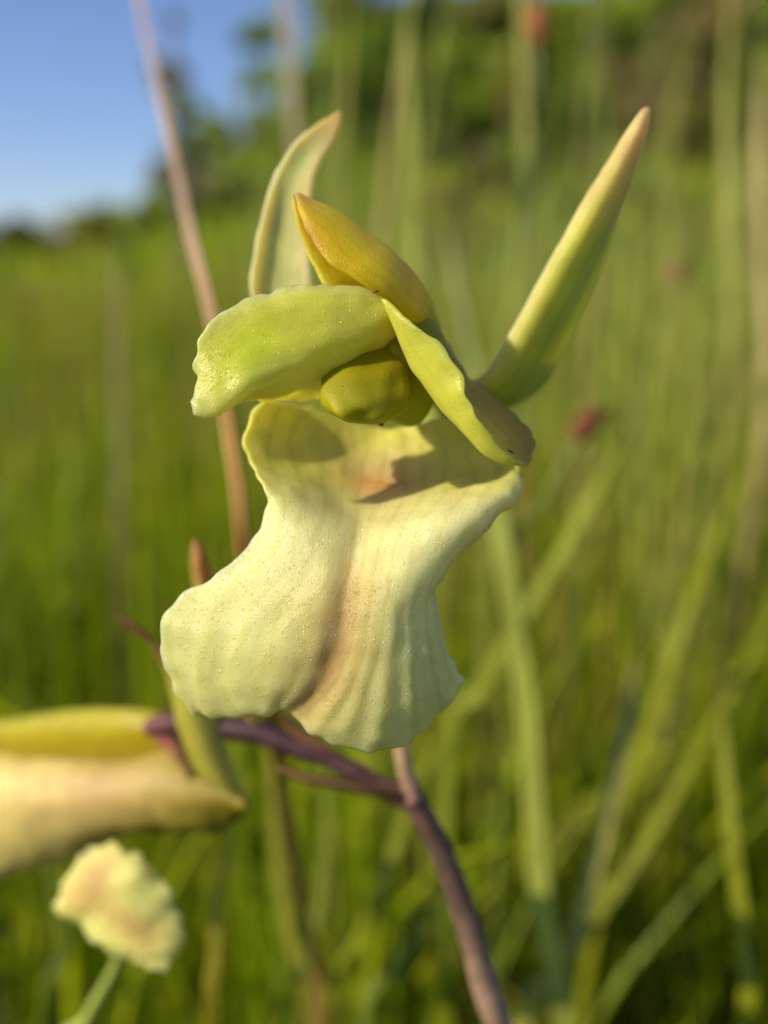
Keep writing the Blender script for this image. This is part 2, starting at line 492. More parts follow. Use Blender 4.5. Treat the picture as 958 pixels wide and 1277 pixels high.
# lip
lip_rows = [
    [(345, 503, 69), (372, 505, 71), (400, 512, 73.5), (430, 522, 75), (460, 530, 76), (495, 532, 76), (530, 528, 76), (560, 520, 75), (590, 508, 74), (622, 500, 72)],
    [(318, 505, 66), (345, 513, 68.5), (382, 528, 72), (425, 545, 74.2), (465, 552, 75.2), (500, 552, 75.2), (535, 550, 75), (575, 545, 74), (612, 538, 72), (645, 535, 70)],
    [(304, 538, 64.5), (335, 550, 67), (378, 562, 70.4), (425, 576, 72.6), (462, 584, 73.6), (500, 584, 73.6), (540, 580, 73), (582, 575, 71.5), (622, 570, 69), (652, 566, 67.5)],
    [(309, 578, 63.6), (340, 588, 65.4), (380, 596, 67.6), (425, 606, 69.6), (460, 611, 70.6), (500, 610, 70.6), (540, 604, 69.8), (582, 598, 68.4), (624, 594, 67), (650, 588, 66.5)],
    [(328, 604, 63.2), (350, 614, 63.6), (388, 622, 64.8), (425, 632, 66.2), (458, 636, 66.8), (495, 634, 66.5), (535, 628, 65.6), (575, 622, 64.6), (617, 618, 64.2), (650, 612, 65.6)],
    [(328, 643, 62.9), (352, 652, 62.4), (386, 660, 62.3), (420, 668, 62.6), (448, 672, 63.2), (478, 668, 62.6), (512, 660, 61.9), (548, 654, 61.4), (586, 652, 61.8), (624, 646, 64.4)],
    [(303, 692, 62.8), (336, 700, 61.9), (376, 708, 61.4), (410, 714, 61.2), (438, 718, 61.55), (466, 714, 61.1), (496, 708, 60.8), (524, 704, 60.8), (550, 698, 61.4), (573, 689, 63.0)],
    [(254, 728, 62.8), (300, 730, 61.9), (352, 738, 61.2), (398, 746, 60.8), (430, 750, 61.2), (462, 746, 60.7), (490, 740, 60.5), (514, 736, 60.8), (534, 732, 61.6), (551, 727, 63.0)],
    [(229, 738, 63.0), (282, 752, 62.0), (338, 764, 61.2), (392, 771, 60.8), (425, 775, 61.2), (456, 771, 60.7), (484, 766, 60.5), (510, 760, 61.0), (530, 754, 61.9), (546, 748, 63.4)],
    [(206, 772, 63.2), (262, 786, 62.2), (322, 800, 61.4), (384, 808, 61.0), (418, 811, 61.5), (450, 808, 61.0), (480, 803, 60.9), (508, 797, 61.4), (532, 791, 62.2), (549, 783, 63.6)],
    [(206, 826, 64.2), (254, 838, 63.0), (310, 846, 62.2), (370, 849, 61.8), (402, 852, 62.3), (434, 856, 61.8), (470, 858, 61.7), (508, 852, 62.2), (543, 842, 63.2), (567, 826, 64.6)],
    [(220, 864, 65.2), (260, 878, 64.4), (309, 881, 63.4), (352, 875, 62.9), (376, 880, 63.2), (408, 900, 62.8), (460, 910, 62.8), (508, 899, 63.4), (553, 872, 64.4), (579, 848, 65.4)],
    [(243, 885, 66.0), (272, 893, 65.4), (316, 894, 64.4), (352, 885, 63.6), (362, 888, 63.8), (396, 918, 63.6), (450, 936, 63.8), (504, 929, 64.4), (548, 894, 65.2), (572, 860, 66.0)],
]


lip_rows[:4] = [[(x, y, 68.5 + (d - 68.5) * 0.55) for x, y, d in r] for r in lip_rows[:4]]


def lip_col(r, c):
    base = mixc((0.84, 0.78, 0.16), CREAM, (r - 0.25) / 0.15)
    base = mixc(base, CREAM_G, max(0, (r - 0.55) / 0.4) * (0.4 + 0.6 * min(1, abs(c - 0.45) * 3)))
    if r > 0.35:
        g = math.exp(-((c - 0.46) / 0.17) ** 2) * min(1, (r - 0.35) / 0.2) * (1 - max(0, (r - 0.85) / 0.15) * 0.7)
        base = mixc(base, (0.74, 0.56, 0.18), 0.8 * g)
        g = math.exp(-((c - 0.46) / 0.055) ** 2) * min(1, (r - 0.4) / 0.3) * (1 - max(0, (r - 0.88) / 0.12) * 0.7)
        base = mixc(base, (0.55, 0.26, 0.12), 0.5 * g)
    else:
        g = math.exp(-((c - 0.48) / 0.16) ** 2) * math.exp(-((r - 0.22) / 0.10) ** 2)
        base = mixc(base, (0.78, 0.52, 0.34), 0.8 * g)
        g = math.exp(-((c - 0.46) / 0.09) ** 2) * math.exp(-((r - 0.275) / 0.035) ** 2)
        base = mixc(base, ORANGE, g)
    return base


surf('lip', lip_rows, M_LIP, plant, flower, n=10, thick=0.7, cols=col_rows(lip_col, lip_rows), ruffle=0.42, seed=1, edge=0.22, pleat=(12, 0.22))['label'] = 'broad cream lip with two ridges and a pinkish groove'
# ridges (keels) on the lip's mid line are in its surface; the orange pad in the throat
tube('callus', [(440, 602, 69.9), (458, 606, 69.75), (478, 608, 69.7), (498, 607, 69.75), (514, 602, 69.9)], [0.1, 0.3, 0.38, 0.3, 0.1], M_LIP, plant, flower,
     col=[(0.75, 0.5, 0.3), (0.78, 0.42, 0.15), ORANGE, (0.78, 0.42, 0.15), (0.75, 0.5, 0.3)], seg=16, rough=0.3)

# left petal
pl = [
    [(480, 366, 64), (484, 372, 63.4), (488, 382, 63), (491, 395, 63), (493, 408, 63.6), (494, 420, 66)],
    [(445, 360, 63), (450, 374, 62.2), (452, 396, 61.8), (450, 420, 61.8), (444, 446, 63), (442, 474, 66.5)],
    [(402, 357, 62.4), (408, 374, 61.6), (410, 402, 61.1), (404, 432, 61), (394, 462, 62.2), (402, 496, 66.8)],
    [(358, 358, 62.0), (362, 378, 61.2), (362, 410, 60.8), (356, 444, 60.6), (346, 474, 61.3), (362, 502, 66.5)],
    [(316, 369, 61.4), (318, 392, 60.9), (317, 424, 60.6), (313, 456, 60.2), (310, 487, 60.4), (328, 498, 64.5)],
    [(284, 385, 61.0), (284, 408, 60.8), (284, 440, 60.5), (284, 472, 60.2), (286, 502, 60.2), (292, 503, 61.5)],
    [(256, 409, 60.8), (258, 430, 60.8), (260, 456, 60.5), (262, 484, 60.3), (265, 512, 60.2), (266, 513, 60.6)],
    [(247, 428, 60.8), (243, 455, 60.8), (240, 478, 60.6), (239, 496, 60.4), (240, 510, 60.4), (242, 518, 60.5)],
]


def pl_col(r, c):
    b = mixc(LIME, (0.72, 0.72, 0.16), abs(c - 0.5) * 0.9)
    b = mixc(b, LIME2, math.exp(-((r - 0.62) / 0.14) ** 2 - ((c - 0.45) / 0.22) ** 2))
    b = mixc(b, (0.90, 0.82, 0.30), (c - 0.72) / 0.2)
    b = mixc(b, (0.92, 0.90, 0.45), 0.7 * math.exp(-c / 0.07) + 0.6 * math.exp(-(1 - r) / 0.06))
    if r < 0.12:
        b = mixc(b, (0.75, 0.45, 0.08), 0.4)
    return b


surf('petal', pl, M_PET, plant, flower, n=10, thick=0.4, cols=col_rows(pl_col, pl), ruffle=0.5, seed=2, freq=330)['label'] = 'translucent lime petal spread to the sunny side'
# right petal, folded lengthwise; the shade on its underside is coloured in as brown
pr = [
    [(478, 372, 61), (480, 378, 61.6), (486, 384, 63.4), (494, 388, 64)],
    [(506, 396, 60.4), (496, 410, 61.6), (508, 414, 64.6), (528, 408, 66)],
    [(547, 425, 59.8), (516, 455, 61.6), (530, 450, 65.0), (556, 436, 67)],
    [(577, 466, 59.4), (546, 498, 61.6), (565, 492, 65.5), (594, 474, 68)],
    [(588, 500, 59.4), (576, 531, 61.4), (600, 524, 65), (632, 503, 67.5)],
    [(604, 536, 59.7), (598, 557, 61.2), (624, 550, 63.8), (656, 532, 65.5)],
    [(628, 564, 60.4), (619, 572, 61.2), (642, 568, 62.8), (667, 556, 63.8)],
    [(645, 578, 61.2), (644, 581, 61.4), (654, 580, 62.0), (664, 574, 62.6)],
]
surf('petal', pr, M_PET, plant, flower, n=10, thick=0.5, cols=col_rows(lambda r, c: mixc((0.82, 0.78, 0.12), (0.56, 0.42, 0.10), (c - 0.4) * 2.2), pr), ruffle=0.45, seed=3)['label'] = 'lime petal folded lengthwise with its shaded underside coloured brownish'
# upper (dorsal) sepal
ds = [
    [(367, 241, 65.5), (367.5, 241, 65.5), (368, 241, 65.3), (369, 241, 65.2), (369, 241.5, 65.0), (368.5, 242, 64.9)],
    [(367, 264, 65.4), (374, 260, 65.8), (385, 252, 65.2), (383, 257, 64.2), (379, 263, 63.4), (374, 268, 63.2)],
    [(376, 299, 65.2), (396, 285, 66), (421, 268, 65.6), (414, 276, 64), (402, 286, 62.8), (388, 297, 62.4)],
    [(392, 336, 64.6), (424, 318, 66.4), (459, 296, 66.2), (450, 306, 63.8), (432, 318, 62.4), (411, 329, 61.8)],
    [(412, 368, 64.4), (450, 352, 66.6), (496, 326, 66.6), (486, 336, 63.8), (470, 344, 62.6), (447, 350, 62.0)],
    [(440, 398, 65.6), (482, 384, 69), (525, 361, 68), (514, 366, 65), (498, 370, 63.6), (477, 373, 63.0)],
    [(468, 426, 69), (510, 416, 72), (541, 397, 70), (532, 400, 67.4), (522, 401, 65.8), (506, 402, 65.2)],
    [(500, 450, 72), (526, 444, 74), (543, 432, 72.5), (538, 434, 71), (530, 436, 69.6), (520, 438, 69)],
]


def ds_col(r, c):
    b = mixc((0.92, 0.80, 0.05), GOLD, c * 1.6)
    b = mixc(b, (0.60, 0.26, 0.05), 0.8 * math.exp(-((r - 0.30) / 0.12) ** 2) * (math.exp(-((c - 1) / 0.14) ** 2) + 0.5 * math.exp(-(c / 0.2) ** 2)))
    return mixc(TIP, b, r / 0.22)


surf('sepal', ds, M_SEP, plant, flower, n=10, thick=0.55, cols=col_rows(ds_col, ds), ruffle=0.15, seed=4)['label'] = 'golden keeled upper sepal with a brownish tip'
# back side sepal, upright and hollow
ls = [
    [(424, 139, 74.96), (425, 139, 74.91), (426, 140, 74.91), (427, 141, 74.91), (427, 142, 74.96)],
    [(399, 153, 74.82), (404, 158, 74.91), (410, 164, 74.91), (414, 170, 74.87), (418, 176, 74.82)],
    [(368, 177, 74.64), (374, 188, 74.91), (382, 196, 75.00), (390, 200, 74.91), (398, 208, 74.69)],
    [(344, 215, 74.46), (352, 224, 74.91), (364, 232, 75.14), (378, 234, 74.96), (391, 236, 74.60)],
    [(328, 262, 74.15), (338, 272, 74.96), (354, 280, 75.19), (372, 284, 75.00), (388, 286, 74.60)],
    [(317, 318, 74.06), (328, 326, 74.96), (348, 334, 75.23), (370, 336, 75.05), (389, 334, 74.64)],
    [(314, 372, 74.06), (328, 380, 74.96), (352, 388, 75.23), (376, 388, 75.05), (396, 382, 74.69)],
    [(350, 440, 74.82), (366, 444, 75.14), (392, 448, 75.23), (414, 446, 75.14), (430, 440, 74.87)],
    [(440, 478, 74.96), (448, 480, 75.05), (460, 482, 75.14), (470, 480, 75.05), (478, 476, 74.96)],
]


def ls_col(r, c):
    e = abs(c - 0.5) * 2
    b = mixc((0.72, 0.74, 0.26), (0.96, 0.86, 0.46), e ** 1.6)
    b = mixc(b, (0.72, 0.50, 0.16), 0.6 * max(0, c - 0.5) * 2 * math.exp(-((r - 0.35) / 0.25) ** 2))
    return mixc((0.78, 0.48, 0.14), b, r / 0.25)


surf('sepal', ls, M_SEP, plant, flower, n=8, thick=0.6, cols=col_rows(ls_col, ls), ruffle=0.15, seed=5)['label'] = 'upright cream sepal with a curled orange tip behind the flower'
# the other side sepal, a long blade
rs = [
    [(806, 134, 69), (807, 134, 69.0), (808, 135, 69.2), (808, 136, 69.4)],
    [(782, 165, 69.2), (790, 170, 68.6), (797, 174, 69.0), (799, 178, 69.6)],
    [(742, 226, 69.6), (756, 236, 69), (770, 243, 69.8), (778, 246, 71)],
    [(704, 292, 70), (720, 304, 69.6), (742, 316, 71.0), (756, 314, 73)],
    [(664, 364, 70.6), (680, 378, 70.4), (708, 393, 72.2), (730, 386, 75)],
    [(630, 426, 71.4), (646, 442, 71.4), (674, 456, 73.6), (700, 446, 77)],
    [(606, 464, 72.4), (618, 482, 72.6), (640, 496, 74.6), (664, 492, 78)],
    [(570, 484, 74.5), (574, 498, 75), (588, 512, 76.4), (604, 514, 78)],
    [(545, 490, 76), (548, 494, 76), (552, 500, 77), (556, 502, 78)],
]


def rs_col(r, c):
    b = mixc((0.96, 0.80, 0.34), (0.70, 0.72, 0.08), c / 0.36)
    b = mixc(b, (0.52, 0.62, 0.18), (c - 0.45) / 0.55)
    b = mixc((0.90, 0.66, 0.28), b, (r - 0.12) / 0.25)
    return b


surf('sepal', rs, M_SEP, plant, flower, n=8, thick=0.6, cols=col_rows(rs_col, rs), ruffle=0.12, seed=6)['label'] = 'long pointed yellow green sepal standing to one side'
# column with its cap
tube('column', [(515, 405, 73), (508, 418, 70.5), (498, 440, 68.6), (496, 466, 67.6), (502, 490, 67.6), (508, 510, 68), (510, 524, 69)], [1.8, 2.9, 3.6, 3.8, 3.1, 1.9, 0.4],
     M_COL, plant, flower, seg=28, n=8, rough=0.12, col=[(0.65, 0.35, 0.05), (0.6, 0.45, 0.04), (0.50, 0.42, 0.01), (0.42, 0.42, 0.01), (0.38, 0.42, 0.01), (0.36, 0.42, 0.01), (0.3, 0.4, 0.03)])
egg('anther_cap', (459, 478, 63.4), [(0.2, -0.8, -2.4), (3.15, -0.5, 0.5), (0.9, 2.95, 1.3)], M_COL, plant, flower, (0.34, 0.29, 0.004), (0.44, 0.42, 0.01), bump=0.13, seed=3)
tube('beak', [(474, 524, 62.8), (475, 528, 62.5), (477, 531, 62.3)], [0.25, 0.2, 0.08], M_STEM, plant, flower, col=[(0.3, 0.2, 0.03), (0.3, 0.12, 0.03), (0.15, 0.05, 0.02)], seg=10, rough=0.3)

# main stem down to the ground
def STM(t):
    b1 = np.array(P(628, 1300, 91))
    return b1 * (1 - t) + np.array([root_xy[0], root_xy[1], -0.004]) * t + np.array([0.006 * math.sin(math.pi * t), 0, 0])


tube('stem', [P(470, 978, 87), P(515, 1000, 87), P(545, 1050, 87.5), P(580, 1140, 88.5), P(604, 1225, 89.5), P(628, 1300, 91), STM(0.08), STM(0.22), STM(0.45),
              STM(0.75), (root_xy[0], root_xy[1], -0.004)],
     [0.85, 1.15, 1.15, 1.25, 1.35, 1.4, 1.45, 1.5, 1.6, 1.8, 2.1], M_STEM, plant, plant, world=True, n=10, seg=16,
     rough=0.14, col=[(0.09, 0.04, 0.03), (0.11, 0.05, 0.035), (0.10, 0.055, 0.035), (0.13, 0.075, 0.05), (0.30, 0.19, 0.12), (0.28, 0.17, 0.11), (0.28, 0.17, 0.11), (0.26, 0.18, 0.1), (0.22, 0.2, 0.06), (0.2, 0.2, 0.06), (0.16, 0.18, 0.05)])
tube('side_stalk', [(515, 1003, 87), (470, 978, 87), (420, 950, 87.5), (370, 930, 88), (320, 914, 89), (270, 908, 90), (215, 902, 91), (185, 908, 92)],
     [1.0, 0.9, 0.95, 1.05, 1.15, 1.1, 1.2, 0.9], M_STEM, plant, plant, seg=18, rough=0.22,
     col=[(0.09, 0.04, 0.03), (0.08, 0.03, 0.025), (0.06, 0.02, 0.022), (0.05, 0.013, 0.02), (0.045, 0.012, 0.018), (0.05, 0.013, 0.02), (0.10, 0.03, 0.03), (0.2, 0.06, 0.05)])
br = [[(508, 990, 86), (509, 994, 85.5), (509, 998, 86)], [(460, 978, 86), (462, 985, 85), (463, 992, 86)], [(410, 968, 86.5), (412, 976, 85.6), (412, 983, 86.5)],
      [(370, 962, 87.5), (372, 968, 86.8), (373, 973, 87.5)], [(345, 955, 88), (346, 957, 87.9), (347, 958, 88)]]
surf('bract', br, M_SEP, plant, plant, n=6, thick=0.3, cols=col_rows(lambda r, c: mixc((0.12, 0.06, 0.03), (0.22, 0.12, 0.03), r), br), ruffle=0.2, seed=8)
tube('bract', [(352, 890, 86), (366, 906, 87), (392, 926, 87.4), (425, 948, 87.4)], [0.15, 0.6, 0.7, 0.4], M_STEM, plant, plant, col=[(0.2, 0.09, 0.03)] * 4, flat=0.5)

# the second flower of the same plant, seen from the side and cut by the frame
f2 = tube('flower', [(302, 1007, 93.2), (296, 1006, 93.6), (280, 1003, 94.8), (240, 992, 98.5), (200, 985, 102)], [0.9, 1.5, 2.2, 2.8, 2.0], M_SEP, plant, plant, seg=20,
          col=[(0.50, 0.28, 0.08), (0.58, 0.42, 0.06), (0.60, 0.48, 0.04), (0.60, 0.50, 0.04), (0.6, 0.5, 0.06)], rough=0.1)
f2['label'] = 'second flower of the orchid seen from its side'
tube('stalk_joint', [(185, 905, 92), (205, 915, 92), (225, 940, 92), (245, 975, 93)], [0.6, 1.1, 1.0, 0.7], M_STEM, plant, f2, col=[(0.2, 0.05, 0.05), (0.28, 0.07, 0.06), (0.4, 0.2, 0.06), (0.4, 0.32, 0.05)])
l2 = [
    [(300, 985, 93), (306, 992, 91), (308, 1005, 90), (304, 1020, 91), (298, 1032, 94)],
    [(240, 940, 95), (245, 960, 91), (246, 990, 89), (240, 1018, 91), (228, 1042, 96)],
    [(180, 938, 98), (186, 956, 92), (184, 990, 89.5), (174, 1022, 92), (160, 1044, 98)],
    [(120, 944, 100), (124, 958, 93), (120, 994, 90), (106, 1036, 93), (92, 1062, 100)],
    [(60, 942, 101), (58, 958, 94), (52, 1000, 91), (38, 1050, 94), (26, 1088, 101)],
    [(0, 934, 101), (-6, 956, 95), (-14, 1006, 92), (-26, 1064, 95), (-36, 1106, 101)],
    [(-60, 916, 102), (-70, 950, 97), (-80, 1012, 94), (-90, 1074, 97), (-96, 1120, 102)],
    [(-120, 900, 103), (-135, 940, 99), (-150, 1010, 97), (-155, 1070, 99), (-150, 1115, 103)],
]


def l2_col(r, c):
    b = mixc((0.34, 0.27, 0.01), (0.90, 0.74, 0.27), (r - 0.08) / 0.42)
    b = mixc(b, (0.62, 0.36, 0.20), 0.6 * math.exp(-((c - 0.42) / 0.22) ** 2 - ((r - 0.42) / 0.2) ** 2))
    b = mixc(b, (0.52, 0.46, 0.03), 0.6 * max(0, c - 0.6) * 2.5 * (1 - r))
    return b


l2 = swing(l2)
surf('lip', l2, M_LIP, plant, f2, n=8, thick=0.8, cols=col_rows(l2_col, l2), ruffle=1.5, seed=9, freq=150)
u2 = [
    [(246, 985, 97), (240, 935, 94.5), (228, 905, 94), (214, 892, 95)],
    [(182, 985, 99), (180, 925, 93), (174, 900, 92.5), (168, 884, 94)],
    [(120, 990, 101), (118, 935, 94), (110, 905, 93), (104, 884, 95)],
    [(60, 985, 102), (56, 936, 95), (50, 910, 94), (44, 892, 96)],
    [(0, 970, 103), (-4, 930, 97), (-8, 914, 96), (-12, 901, 98)],
    [(-70, 945, 104), (-75, 920, 100), (-80, 910, 99), (-85, 903, 101)],
    [(-130, 905, 104), (-132, 902, 104), (-134, 900, 104), (-136, 898, 104)],
]
u2 = swing(u2)
surf('petal', u2, M_PET, plant, f2, n=8, thick=0.6, cols=col_rows(lambda r, c: mixc((0.62, 0.50, 0.02), (0.74, 0.68, 0.08), max((c - 0.5) * 2, (r - 0.6) * 2)), u2), ruffle=0.2, seed=10)
s2 = [
    [(143, 768, 88), (144, 768, 88), (145, 769, 88)],
    [(176, 786, 88), (180, 792, 87.6), (182, 796, 88)],
    [(202, 824, 88.5), (209, 826, 87.6), (218, 826, 88.5)],
    [(214, 868, 89), (228, 866, 87.6), (250, 860, 88.6)],
    [(224, 912, 90), (243, 908, 88), (270, 898, 89)],
    [(242, 956, 91), (262, 950, 89), (288, 942, 90)],
    [(272, 986, 92), (284, 984, 90.6), (300, 978, 91.4)],
    [(300, 1008, 93), (306, 1006, 92), (314, 1000, 92.5)],
]
surf('sepal', s2, M_SEP, plant, f2, n=8, thick=0.5, cols=col_rows(lambda r, c: mixc((0.22, 0.06, 0.015), mixc((0.55, 0.50, 0.05), (0.70, 0.66, 0.16), c), (r - 0.18) / 0.25), s2), ruffle=0.12, seed=11)['label'] = 'narrow yellow sepal with a red brown tip'

# small tip of a withered bract behind the lip
bt = [[(243, 672, 84), (244, 672, 84), (245, 673, 84)], [(238, 690, 84), (248, 692, 83), (256, 690, 84)], [(240, 720, 85), (252, 722, 83.6), (264, 716, 85)],
      [(250, 770, 87), (262, 772, 85.6), (276, 764, 87)], [(280, 850, 88), (288, 850, 87), (300, 844, 88)], [(318, 910, 89), (322, 910, 88.5), (328, 908, 89)]]
surf('bract', bt, M_SEP, plant, plant, n=6, thick=0.4, cols=col_rows(lambda r, c: mixc((0.34, 0.12, 0.03), (0.6, 0.36, 0.10), r * 3), bt), seed=12)

# specks resting on the petals
sp1 = egg('speck', (469, 364, 60.9), [(0.22, 0.10, 0), (-0.03, 0.05, 0), (0, 0, 0.06)], M_SPECK, None, None, (0.02,) * 3, seg=12, rings=8, bump=0.4)
tag(sp1, 'tiny black speck on the upper edge of the lime petal below the golden sepal', 'speck')
sp2 = egg('speck', (637, 563, 61.4), [(0.20, -0.12, 0), (-0.03, -0.05, 0), (0, 0, 0.06)], M_SPECK, None, None, (0.02,) * 3, seg=12, rings=8, bump=0.4)
tag(sp2, 'tiny black speck on the underside of the folded petal, coloured brownish as shade', 'speck')

# ---------------------------------------------------------------- a second orchid, behind and below
b3 = P(60, 1420, 130)
plant3 = empty('orchid_plant', (b3[0], b3[1] + 0.02, 0.0))
tag(plant3, 'small round pale orchid flower with a red streak on a green stalk', 'orchid')
tube('stem', [P(175, 1110, 96), P(160, 1165, 99), P(140, 1215, 108), P(110, 1270, 112), P(75, 1370, 122), (b3[0], b3[1] + 0.02, 0.05), (b3[0], b3[1] + 0.02, -0.004)],
     [0.5, 0.6, 0.7, 0.8, 1.0, 1.3, 1.5], M_STEM, plant3, plant3, world=True, seg=14, col=[(0.3, 0.36, 0.06)] * 7)
d3 = [
    [(118, 1060, 94.0), (140, 1052, 93.0), (162, 1062, 93.0), (184, 1078, 94.5)],
    [(84, 1096, 94.0), (122, 1084, 91.0), (166, 1090, 90.6), (206, 1100, 94.0)],
    [(72, 1124, 94.4), (112, 1120, 90.4), (162, 1122, 89.8), (222, 1134, 94.0)],
    [(92, 1152, 94.0), (124, 1148, 90.8), (164, 1152, 90.0), (230, 1160, 94.0)],
    [(122, 1176, 93.0), (144, 1176, 91.0), (176, 1180, 90.6), (224, 1184, 93.6)],
    [(150, 1196, 93.6), (168, 1200, 93.0), (188, 1204, 93.0), (208, 1200, 94.0)],
]
d3 = [[(x, y, 93 + (d - 93) * 0.5 + (150 - x) * 0.022) for x, y, d in r] for r in d3]
fl3 = surf('flower', d3, M_LIP, plant3, plant3, n=8, thick=0.8, ruffle=1.1, seed=14, freq=380,
           cols=col_rows(lambda r, c: mixc((0.96, 0.90, 0.30), (0.45, 0.10, 0.05), 0.95 * math.exp(-((c - 0.45 - 0.6 * (r - 0.4)) / 0.14) ** 2) * math.exp(-((r - 0.45) / 0.3) ** 2)), d3))
fl3['label'] = 'rounded frilly pale lip with a red streak'

# ---------------------------------------------------------------- single stems and blades that can be picked out
def blade_obj(name, pts, wid, cols, label, cat, mat=M_BLADE, group=None, fold=0.35):
    """a leaf blade with a keel, from its foot on the ground through (px,py,d) points; wid = half widths in mm"""
    pts = [np.array(p, float) for p in pts]
    A = np.concatenate([np.array(pts), np.array(wid)[:, None] * 0.001, np.array(cols)], 1)
    A = catmull(A, 8)
    X, W, C = A[:, :3], np.maximum(A[:, 3], 1e-5), np.clip(A[:, 4:], 0, 1)
    T = np.gradient(X, axis=0); T /= np.linalg.norm(T, axis=1, keepdims=True)
    S = np.cross(T, X - CAM); S /= np.linalg.norm(S, axis=1, keepdims=True)
    K = np.cross(S, T)
    m = len(X)
    prof = [(-1, 0.0), (-0.5, 0.5), (0, 0.9), (0.5, 0.5), (1, 0.0), (0.5, 0.3), (0, 0.7), (-0.5, 0.3)]
    V = np.concatenate([[X[i] + W[i] * (a * S[i] + fold * b * K[i]) for a, b in prof] for i in range(m)])
    Fc = []
    n = len(prof)
    for i in range(m - 1):
        for j in range(n):
            k = (j + 1) % n
            Fc.append((i * n + j, i * n + k, (i + 1) * n + k, (i + 1) * n + j))
    foot = pts[0]
    o = link_mesh(name, V - np.array([foot[0], foot[1], 0]), Fc, mat, None, None, np.repeat(C, n, 0))
    o.location = (foot[0], foot[1], 0)
    tag(o, label, cat, group)
    return o


def footed(pts, dx=0.0, dy=0.02, steps=1):
    """world points from the ground up to the first given pixel point"""
    first = P(*pts[0])
    fx, fy = first[0] + dx, first[1] + dy
    return [np.array([fx, fy, -0.003]), np.array([(fx + first[0]) / 2 + dx * 0.2, (fy + first[1]) / 2, first[2] * 0.5])] + [P(*p) for p in pts]


